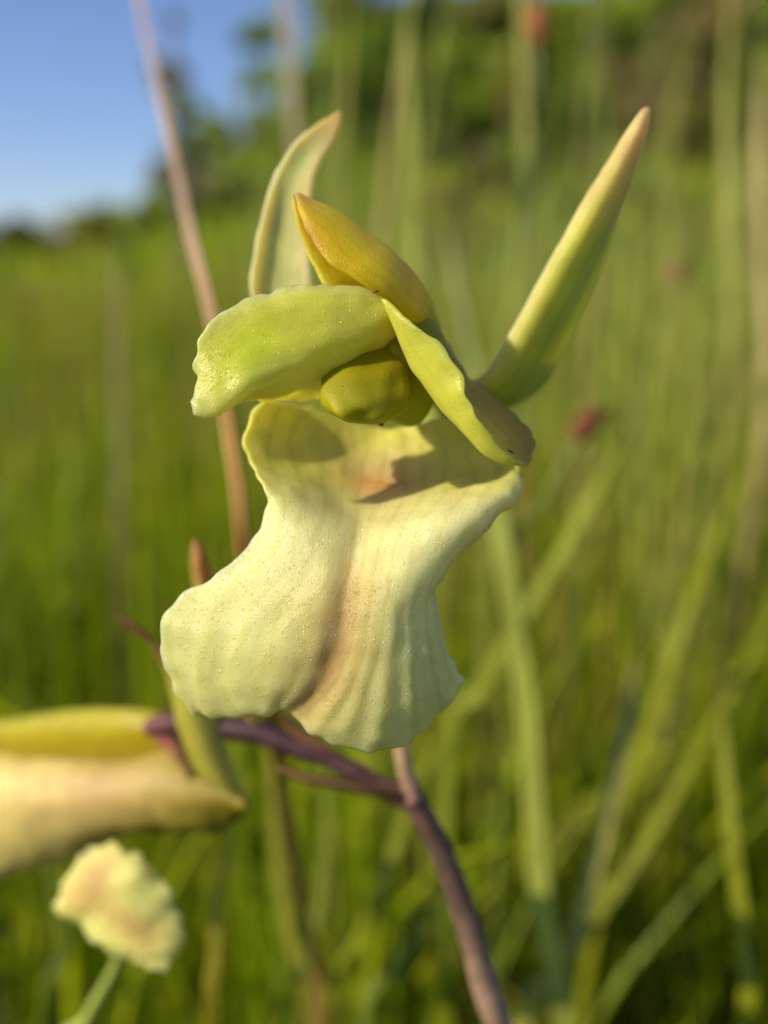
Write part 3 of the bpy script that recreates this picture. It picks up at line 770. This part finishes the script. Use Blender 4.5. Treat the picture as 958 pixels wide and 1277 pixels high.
G1 = (0.36, 0.38, 0.03); G2 = (0.26, 0.29, 0.01); G3 = (0.40, 0.42, 0.07); YL = (0.50, 0.40, 0.03); TAN = (0.42, 0.30, 0.15); PKT = (0.55, 0.40, 0.32)
STALKS = [
    # pts (top last), half-widths mm, colour foot, colour top, label, name, category, material
    ([(702, 1290, 170), (676, 1120, 165), (660, 900, 162), (640, 760, 160), (622, 640, 160), (612, 560, 162)], 4.4, (0.50, 0.52, 0.10), (0.46, 0.50, 0.10), 'pale green grass stalk rising behind the edge of the cream lip', 'grass_stalk', 'grass stalk', M_BLADE),
    ([(655, 1280, 175), (700, 1210, 172), (735, 1110, 170), (765, 990, 172), (785, 880, 176), (790, 820, 180)], 3.4, (0.48, 0.50, 0.10), (0.42, 0.36, 0.12), 'grey green grass stalk leaning away with a faded tan top', 'grass_stalk', 'grass stalk', M_BLADE),
    ([(560, 930, 200), (600, 860, 195), (640, 790, 190), (700, 690, 190), (750, 600, 195), (790, 520, 205)], 3.2, (0.42, 0.46, 0.06), (0.42, 0.46, 0.06), 'light green blade slanting across behind the pale stalk', 'grass_stalk', 'grass stalk', M_BLADE),
    ([(925, 1290, 150), (928, 1180, 150), (915, 1060, 152), (905, 960, 156), (900, 880, 160)], 3.0, (0.34, 0.36, 0.02), G2, 'broad bright green blade at the lower edge below the tangled grass', 'grass_stalk', 'grass stalk', M_BLADE),
    ([(640, 1290, 190), (720, 1180, 185), (800, 1060, 185), (870, 940, 190), (930, 830, 200), (990, 720, 215)], 2.8, G2, (0.34, 0.36, 0.03), 'mid green blade leaning towards the tangled dry grass', 'grass_stalk', 'grass stalk', M_BLADE),
    ([(770, 1020, 210), (820, 880, 205), (860, 760, 205), (905, 640, 215), (950, 560, 225)], 2.8, (0.34, 0.37, 0.02), (0.36, 0.38, 0.03), 'bright green blade leaning above the longest mid green blade', 'grass_stalk', 'grass stalk', M_BLADE),
    ([(266, 1290, 130), (268, 1200, 130), (272, 1110, 132), (288, 1040, 136), (290, 960, 140)], 1.9, YL, (0.36, 0.34, 0.04), 'golden yellow blade standing straight under the second flower', 'grass_stalk', 'grass stalk', M_BLADE),
    ([(380, 1290, 160), (360, 1160, 158), (345, 1040, 160), (340, 940, 164), (332, 860, 170)], 2.0, (0.40, 0.38, 0.05), (0.42, 0.36, 0.05), 'yellowish blade standing below the purple side stalk', 'grass_stalk', 'grass stalk', M_BLADE),
    ([(385, 1230, 170), (400, 1120, 168), (410, 1020, 170), (402, 900, 175)], 2.5, (0.32, 0.38, 0.08), G1, 'light green blade upright beneath the dip of the lip', 'grass_stalk', 'grass stalk', M_BLADE),
    ([(400, 1290, 165), (450, 1170, 160), (490, 1070, 160), (520, 980, 166), (560, 900, 172)], 2.6, (0.32, 0.36, 0.02), (0.36, 0.38, 0.03), 'bright green blade crossing behind the fork of the purple stem', 'grass_stalk', 'grass stalk', M_BLADE),
    ([(560, 1290, 170), (548, 1180, 168), (535, 1090, 170), (520, 1000, 176)], 2.4, (0.30, 0.34, 0.02), G2, 'green blade just beside the purple stem under its fork', 'grass_stalk', 'grass stalk', M_BLADE),
    ([(455, 1290, 150), (500, 1200, 152), (545, 1130, 158), (600, 1060, 168)], 2.2, (0.28, 0.36, 0.07), G2, 'short pale blade passing low behind the purple stem', 'grass_stalk', 'grass stalk', M_BLADE),
    ([(400, 1290, 150), (375, 1120, 136), (350, 960, 118), (330, 820, 102), (312, 740, 93), (303, 675, 90), (298, 620, 89.5), (287, 545, 91), (277, 480, 95), (262, 385, 104), (240, 300, 116), (214, 180, 135), (186, 60, 155), (165, -40, 175), (150, -120, 190)],
     1.05, (0.46, 0.26, 0.06), (0.60, 0.44, 0.34), 'leaning pinkish brown dry stalk passing behind the lime petal', 'dry_stalk', 'dry stalk', M_DRY),
    ([(372, 420, 300), (374, 260, 300), (366, 130, 302), (355, 0, 305), (345, -80, 310)], 2.4, TAN, (0.5, 0.40, 0.24), 'tan dry stalk standing upright behind the curled orange sepal tip', 'dry_stalk', 'dry stalk', M_DRY),
    ([(150, 700, 330), (148, 560, 330), (146, 420, 332), (146, 300, 335)], 1.3, (0.40, 0.30, 0.10), (0.48, 0.34, 0.2), 'brownish dry stalk rising to the edge of the open sky', 'dry_stalk', 'dry stalk', M_DRY),
    ([(545, 640, 260), (528, 470, 262), (516, 300, 265), (510, 130, 270), (512, -40, 280)], 4.2, G1, (0.46, 0.48, 0.12), 'thick soft green reed standing straight above the golden sepal', 'reed', 'reed', M_BLADE),
    ([(610, 560, 240), (588, 440, 245), (568, 350, 255), (556, 280, 265)], 3.0, G1, (0.40, 0.44, 0.20), 'pale blade rising between the golden sepal and the long pointed sepal', 'grass_stalk', 'grass stalk', M_BLADE),
    ([(620, 500, 290), (646, 330, 292), (655, 180, 296), (650, 20, 300), (648, -60, 305)], 3.4, G1, (0.46, 0.48, 0.14), 'tall grey green reed behind the long pointed sepal', 'reed', 'reed', M_BLADE),
    ([(905, 520, 300), (912, 330, 302), (905, 160, 306), (910, -40, 312)], 4.0, (0.36, 0.38, 0.05), (0.46, 0.46, 0.12), 'tall olive reed standing by itself beyond the tip of the long sepal', 'reed', 'reed', M_BLADE),
    ([(955, 520, 320), (950, 330, 322), (948, 180, 326), (952, 60, 330)], 2.4, (0.42, 0.34, 0.12), (0.5, 0.38, 0.18), 'tan dry reed beside the tall olive reed', 'reed', 'reed', M_DRY),
    ([(430, 420, 330), (424, 260, 330), (432, 120, 335), (440, -40, 340)], 3.6, G1, (0.44, 0.44, 0.08), 'olive green reed behind the tip of the upright cream sepal', 'reed', 'reed', M_BLADE),
    ([(60, 1290, 160), (80, 1180, 160), (60, 1060, 165), (40, 960, 175), (30, 860, 190)], 2.6, (0.2, 0.28, 0.03), G2, 'dark green blade behind the small round pale flower', 'grass_stalk', 'grass stalk', M_BLADE),
    ([(700, 760, 230), (655, 700, 228), (652, 620, 230), (660, 560, 235)], 2.4, (0.24, 0.28, 0.03), (0.36, 0.16, 0.04), 'green blade with a rusty top just beyond the folded petal', 'grass_stalk', 'grass stalk', M_BLADE),
]
for pts, hw, c0, c1, lab, nm, cat, mat in STALKS:
    hw *= 0.5 if mat is M_BLADE else 0.85
    W = footed(pts, dx=rnd.uniform(-0.01, 0.01), dy=rnd.uniform(0.0, 0.02)) if nm != 'x' else None
    n = len(W)
    wid = [hw * (1.0 - 0.55 * max(0, (i / (n - 1)) - 0.35)) for i in range(n)]
    wid[-1] = hw * 0.12
    cols = [mixc(c0, c1, i / (n - 1) if n < 12 else (i / (n - 1) - 0.6) / 0.25) for i in range(n)]
    blade_obj(nm, W, wid, cols, lab, cat, mat)

# rushes with a dark seed head
def rush(pts, r, headlen, hr, label, hc, sc):
    W = footed(pts, 0.0, 0.01)
    root = empty('rush', (W[0][0], W[0][1], 0))
    tag(root, label, 'rush', 'rushes with brown seed heads')
    n = len(W)
    tube('stem', W, [r] * (n - 1) + [r * 0.7], M_BLADE, root, root, world=True, seg=8, col=[sc] * n)
    top = W[-1]; dirn = (W[-1] - W[-2]) / np.linalg.norm(W[-1] - W[-2])
    a = top - dirn * headlen * 0.0005
    prof = [0.15, 0.7, 1.0, 0.95, 0.6, 0.1]
    tube('seed_head', [a + dirn * headlen * 0.001 * k / 5 for k in range(6)], [hr * q for q in prof], M_BARK, root, root, world=True, seg=14, rough=0.35, col=[hc] * 6)
    for k in range(9):
        th = k * 2.4
        side = RT * math.cos(th) + FWD * math.sin(th)
        p0 = a + dirn * headlen * 0.001 * (0.15 + 0.07 * k) + side * hr * 0.0007
        tube('scale', [p0, p0 + side * hr * 0.0005 + dirn * 0.0012, p0 + side * hr * 0.0003 + dirn * 0.0028], [0.35, 0.6, 0.08], M_BARK, root, root, world=True, seg=6, n=3, col=[mixc(hc, (0.4, 0.15, 0.04), rnd.random())] * 3, flat=0.5)


rush([(640, 720, 165), (672, 640, 162), (705, 575, 160), (732, 530, 160)], 0.7, 8.5, 2.1, 'thin rush topped by a dark red brown seed head near the folded petal', (0.10, 0.028, 0.008), (0.30, 0.34, 0.06))
rush([(660, 330, 300), (664, 200, 300), (668, 90, 300), (668, 30, 302)], 0.9, 18, 4.4, 'tall rush with an orange brown seed head at the top of the picture', (0.36, 0.12, 0.04), (0.32, 0.36, 0.12))
rush([(790, 560, 420), (815, 460, 420), (835, 380, 420), (842, 340, 425)], 1.0, 20, 5.0, 'distant rush with a dull reddish seed head beyond the long sepal', (0.28, 0.12, 0.06), (0.30, 0.32, 0.1))

# ---------------------------------------------------------------- meadow grass (uncountable)
def grass(name, n, rmin, rmax, amin, amax, hmin, hmax, wmin, wmax, pal, mat, lean=0.35, seg=6, seed=0, vshape=True, power=0.5, azc=0.0, label=None):
    g = np.random.default_rng(seed)
    u = g.random(n)
    r = (rmin ** (1 / power) + u * (rmax ** (1 / power) - rmin ** (1 / power))) ** power
    a = g.uniform(amin, amax, n)
    # clumping
    x = r * np.sin(a); y = r * np.cos(a)
    cl = np.sin(x * 23 + 1.3 * np.sin(y * 17)) * np.sin(y * 21 + 1.7 * np.sin(x * 15))
    keep = g.random(n) < 0.5 + 0.5 * cl
    x, y, r = x[keep], y[keep], r[keep]; n = len(x)
    h = g.uniform(hmin, hmax, n) * (0.75 + 0.25 * g.random(n))
    wd = g.uniform(wmin, wmax, n) * np.maximum(1, r / 2.0)
    th = g.uniform(0, 2 * math.pi, n)
    ln = np.abs(g.normal(0, lean, n)) * h
    lx, ly = np.cos(th) * ln, np.sin(th) * ln
    t = np.linspace(0, 1, seg)
    z0 = ground_h(x, y)
    S = np.zeros((n, seg, 3))
    bend = g.uniform(1.3, 2.6, n)[:, None]
    S[..., 0] = x[:, None] + lx[:, None] * t ** bend
    S[..., 1] = y[:, None] + ly[:, None] * t ** bend
    droop = 1 - 0.25 * (ln / h)[:, None] * t ** 2
    S[..., 2] = z0[:, None] - 0.003 + h[:, None] * t * np.clip(droop, 0.4, 1)
    # leave the flowers' surroundings and their light free
    px, py, d = cam_coords(S.reshape(-1, 3))
    infr = (d > 0) & (d < 150) & (px > -250) & (px < 1200) & (py > -300) & (py < 1500)
    near = np.linalg.norm(S.reshape(-1, 3) - CAM, axis=1) < 0.035
    c0 = P(430, 640, 64); c1 = P(120, 1000, 95)
    bad = infr | near
    for c, rad in ((c0, 0.042), (c1, 0.03)):
        q = S.reshape(-1, 3) - c
        s = q @ SUN
        dist = np.linalg.norm(q - s[:, None] * SUN, axis=1)
        bad |= (s > 0) & (dist < rad)
        bad |= np.linalg.norm(q, axis=1) < rad
    bad = bad.reshape(n, seg).any(1)
    S, wd, h, x, y, r = S[~bad], wd[~bad], h[~bad], x[~bad], y[~bad], r[~bad]; n = len(S)
    ph = g.uniform(0, math.pi, n)
    side = np.stack([np.cos(ph), np.sin(ph), np.zeros(n)], 1)
    wt = np.array([0.8, 1, 0.95, 0.8, 0.5, 0.06]) if seg == 6 else np.concatenate([np.linspace(0.8, 1, seg // 2), np.linspace(1, 0.06, seg - seg // 2)])
    off = side[:, None] * (wd[:, None] * wt)[..., None]
    if vshape:
        fw = np.stack([-np.sin(ph), np.cos(ph), np.zeros(n)], 1)
        mid = S + fw[:, None] * (wd[:, None] * wt * 0.45)[..., None]
        V = np.stack([S - off, mid, S + off], 2); k = 3
    else:
        V = np.stack([S - off, S + off], 2); k = 2
    V = V.reshape(-1, 3)
    idx = np.arange(n * seg * k).reshape(n, seg, k)
    Q = np.stack([idx[:, :-1, :-1], idx[:, :-1, 1:], idx[:, 1:, 1:], idx[:, 1:, :-1]], -1).reshape(-1, 4)
    pal = np.array(pal, float)
    # patches of ground share a tint
    ptc = (np.sin(x * 3.1 + y * 1.7) * np.sin(y * 2.3 - x * 1.1 + 1) + 1) / 2
    w_ = np.clip(ptc * (len(pal) - 1) * 0.6 + g.random(n) * (len(pal) - 1) * 0.7 - 0.3, 0, len(pal) - 1.001)
    i0 = w_.astype(int); f = (w_ - i0)[:, None]
    col = pal[i0] * (1 - f) + pal[i0 + 1] * f
    col = col * g.uniform(0.65, 1.3, (n, 1))
    tipb = (g.random(n) < 0.25)[:, None, None] * np.clip((t - 0.7) / 0.3, 0, 1)[None, :, None]
    C = col[:, None, :] * (1 - tipb) + np.array([0.33, 0.22, 0.09]) * tipb
    C = np.repeat(C[:, :, None, :], k, 2).reshape(-1, 3)
    o = big_mesh(name, V, Q, mat, C, kind='stuff')
    if label:
        tag(o, label, 'grass')
    return o


GREENS = [(0.035, 0.075, 0.001), (0.11, 0.19, 0.002), (0.24, 0.33, 0.004), (0.42, 0.46, 0.02), (0.20, 0.22, 0.006)]
TALLS = [(0.12, 0.20, 0.01), (0.36, 0.44, 0.09), (0.38, 0.36, 0.12), (0.22, 0.31, 0.02), (0.34, 0.42, 0.06), (0.44, 0.36, 0.13)]
DRY = [(0.38, 0.21, 0.08), (0.34, 0.13, 0.04), (0.50, 0.38, 0.10)]
R = math.radians
grass('meadow_grass', 9000, 0.16, 0.75, R(-42), R(42), 0.09, 0.24, 0.0009, 0.0021, GREENS, M_BLADE, 0.42, seed=1, label='dense green meadow grass just behind the orchid')
grass('meadow_grass', 26000, 0.7, 6.0, R(-40), R(40), 0.16, 0.29, 0.0014, 0.0028, GREENS, M_BLADE, 0.25, seed=2, label='green meadow grass spreading back to the skyline')
grass('meadow_grass', 20000, 0.07, 2.6, R(42), R(318), 0.08, 0.24, 0.0014, 0.0028, GREENS, M_BLADE, 0.35, seg=5, seed=3, label='green meadow grass round the spot beside the viewer')
grass('far_grass', 22000, 5.5, 34.0, R(-40), R(40), 0.2, 0.42, 0.003, 0.006, GREENS, M_BLADE, 0.25, seg=4, seed=4, vshape=False, power=0.6, label='distant grass covering the rising bank')
grass('tall_grass', 3200, 0.35, 4.0, R(-8), R(40), 0.32, 0.74, 0.0010, 0.0020, TALLS, M_BLADE, 0.12, seg=7, seed=5, label='tall thin grass stems rising towards the dark shrubs')
grass('tall_grass', 900, 0.4, 4.0, R(-38), R(-6), 0.26, 0.44, 0.0008, 0.0015, TALLS + DRY, M_BLADE, 0.12, seg=7, seed=6, label='sparse tall grass stems standing against the open blue sky')
grass('tall_grass', 800, 0.16, 0.9, R(-6), R(42), 0.22, 0.42, 0.0007, 0.0015, TALLS, M_BLADE, 0.16, seg=7, seed=8, label='near tall grass stems leaning among each other behind the long sepal')
grass('tall_grass', 1100, 0.16, 1.1, R(-42), R(0), 0.18, 0.29, 0.0007, 0.0015, TALLS + GREENS, M_BLADE, 0.16, seg=7, seed=9, label='near grass stems reaching up to the skyline under the open sky')
grass('dry_grass', 3200, 0.18, 4.0, R(-40), R(40), 0.10, 0.30, 0.0009, 0.0018, DRY, M_DRY, 0.3, seed=7, label='scattered rusty dry grass among the green blades')

# ---------------------------------------------------------------- shrubs and trees on the bank
def tree(name, x, y, h, rx, nleaf, leaf, pal, label, trunk_h=0.12, seed=0, cat='tree', sparse=1.0, group=None):
    g = np.random.default_rng(seed)
    z = float(ground_h(x, y))
    root = empty(name, (x, y, z))
    tag(root, label, cat, group)
    # trunk with limbs
    Vs, Fs, k0 = [], [], 0
    def limb(p0, p1, r0, r1):
        nonlocal k0
        m = 5; sg = 7
        mid = (p0 + p1) / 2 + g.normal(0, 0.06, 3) * np.linalg.norm(p1 - p0)
        for i in range(m):
            t = i / (m - 1)
            c = (1 - t) ** 2 * p0 + 2 * t * (1 - t) * mid + t * t * p1
            rr = r0 * (1 - t) + r1 * t
            for j in range(sg):
                a = 2 * math.pi * j / sg
                Vs.append(c + rr * np.array([math.cos(a), math.sin(a), 0.15 * math.sin(a)]))
        for i in range(m - 1):
            for j in range(sg):
                k = (j + 1) % sg
                Fs.append((k0 + i * sg + j, k0 + i * sg + k, k0 + (i + 1) * sg + k, k0 + (i + 1) * sg + j))
        k0 += m * sg
    O = np.array([x, y, z - 0.05])
    fork = O + np.array([0, 0, h * trunk_h + 0.05])
    limb(O, fork, h * 0.03, h * 0.022)
    ends = []
    for i in range(8):
        a = i * 2.4 + g.random()
        e = np.array([x, y, z]) + np.array([math.cos(a) * rx * g.uniform(0.3, 0.85), math.sin(a) * rx * g.uniform(0.3, 0.85), h * g.uniform(trunk_h + 0.05, 0.95)])
        limb(fork, e, h * 0.014, h * 0.004)
        ends.append(e)
    limb(fork, np.array([x, y, z + h * 0.97]), h * 0.018, h * 0.004); ends.append(np.array([x, y, z + h * 0.95]))
    link_mesh('trunk', np.array(Vs), Fs, M_BARK, root, root, np.ones((len(Vs), 3)) * np.array([0.12, 0.09, 0.06]))
    # crown: clumps round the limb ends, leaves in each clump
    nc = int(34 * sparse)
    cc = []
    for i in range(nc):
        e = ends[g.integers(len(ends))]
        f = g.uniform(0.3, 1.05)
        c = fork * (1 - f) + e * f + g.normal(0, 0.16, 3) * np.array([rx, rx, h * 0.4])
        c[2] = max(c[2], z + h * 0.06)
        cc.append(c)
    cc = np.array(cc)
    which = g.integers(nc, size=nleaf)
    cr = g.uniform(0.14, 0.30, nc) * rx
    q = g.normal(0, 1, (nleaf, 3)); q /= np.linalg.norm(q, axis=1, keepdims=True)
    q *= (g.random(nleaf) ** 0.45)[:, None]
    ctr = cc[which] + q * cr[which][:, None] * np.array([1, 1, 0.75])
    a1 = g.normal(0, 1, (nleaf, 3)); a1 /= np.linalg.norm(a1, axis=1, keepdims=True)
    a2 = np.cross(a1, g.normal(0, 1, (nleaf, 3))); a2 /= np.linalg.norm(a2, axis=1, keepdims=True)
    s = leaf * g.uniform(0.6, 1.3, (nleaf, 1))
    V = np.stack([ctr - a1 * s, ctr + a2 * s * 0.45, ctr + a1 * s, ctr - a2 * s * 0.45], 1).reshape(-1, 3)
    Q = np.arange(nleaf * 4).reshape(nleaf, 4)
    pal = np.array(pal)
    ci = g.integers(len(pal), size=nc)
    C = pal[ci[which]] * g.uniform(0.8, 1.6, (nleaf, 1))
    big_mesh('crown', V, Q, M_LEAF, np.repeat(C, 4, 0), root=root, parent=root)
    return root


DG = [(0.10, 0.15, 0.010), (0.16, 0.23, 0.012), (0.24, 0.31, 0.02), (0.12, 0.14, 0.02)]
BR = [(0.20, 0.13, 0.05), (0.15, 0.11, 0.04), (0.25, 0.17, 0.07), (0.18, 0.19, 0.03)]
BG = [(0.30, 0.37, 0.015), (0.38, 0.44, 0.02), (0.18, 0.25, 0.015)]
def at(px, yd):
    return (px - 479) / F * yd * 1.03
tree('shrub', at(355, 9.5), 9.5, 2.1, 0.75, 9000, 0.05, DG + BG, 'leafy green shrub at the end of the thicket next to the open sky', seed=21, cat='shrub')
tree('shrub', at(430, 10.5), 10.5, 2.8, 1.1, 12000, 0.055, DG + BG, 'tall mixed green shrub behind the upright cream sepal', seed=22, cat='shrub')
tree('tree', at(520, 12), 12, 3.0, 1.4, 12000, 0.06, DG, 'dark green tree behind the thick soft green reed', seed=23)
tree('shrub', at(600, 10.5), 10.5, 2.0, 1.0, 11000, 0.05, DG + BR, 'dull brown green shrub behind the pale blades', seed=24, cat='shrub')
tree('tree', at(700, 12.5), 12.5, 2.7, 1.4, 13000, 0.06, BG, 'yellow green tree above the tip of the long sepal', seed=25)
tree('shrub', at(790, 11), 11, 1.7, 1.1, 11000, 0.05, BR, 'reddish brown shrub by the tip of the long sepal', seed=26, cat='shrub')
tree('tree', at(860, 13), 13, 2.8, 1.4, 12000, 0.06, BG + DG, 'bright green tree over the reddish brown shrub', seed=27)
tree('shrub', at(960, 11), 11, 2.1, 1.2, 11000, 0.05, BR + DG, 'brown green shrub behind the tall olive reed', seed=28, cat='shrub')
tree('tree', at(470, 14), 14.5, 3.2, 1.5, 12000, 0.06, DG, 'farthest dark tree rising over the mixed green shrub', seed=29)
tree('tree', at(780, 16), 16, 2.6, 1.8, 12000, 0.07, DG, 'dark tree standing behind the yellow green tree', seed=30)
tree('shrub', at(560, 7.0), 7.0, 0.9, 0.6, 6000, 0.035, BG + BR, 'small olive shrub in front of the thicket beside the thick green reed', seed=51, cat='shrub')
tree('shrub', at(665, 6.5), 6.5, 0.8, 0.55, 6000, 0.035, DG + BR, 'small dull shrub in the grass under the orange brown seed head', seed=52, cat='shrub')
tree('shrub', at(770, 7.5), 7.5, 1.0, 0.7, 7000, 0.035, BG + DG, 'round green shrub in the grass just past the tip of the long sepal', seed=53, cat='shrub')
tree('shrub', at(880, 6.8), 6.8, 0.9, 0.6, 6000, 0.035, BR + BG, 'small brownish shrub in front of the bright green tree', seed=54, cat='shrub')
tree('shrub', at(400, 7.5), 7.5, 1.1, 0.55, 6000, 0.035, BG + DG, 'small green shrub just behind the curled orange sepal tip', seed=55, cat='shrub')
tree('sapling', at(250, 8.0), 8.0, 2.2, 0.30, 1300, 0.045, BG + BR, 'slender sapling standing alone against the blue sky', trunk_h=0.35, seed=31, cat='tree', sparse=0.6)
for i, (px, yd, hh, rr) in enumerate([(-40, 13, 1.0, 0.9), (60, 14, 0.7, 0.9), (150, 13, 0.85, 0.7), (235, 12, 1.0, 0.8), (300, 11, 1.5, 0.7)]):
    tree('low_bush', at(px, yd), yd, hh, rr, 4500, 0.05, BG + BR, ['low bush farthest out along the open skyline', 'flattest low bush on the skyline under the sky', 'low bush behind the brownish dry stalk', 'low bush under the slender sapling', 'taller bush linking the skyline to the dark thicket'][i], trunk_h=0.15, seed=40 + i, cat='bush', group='low bushes along the skyline')
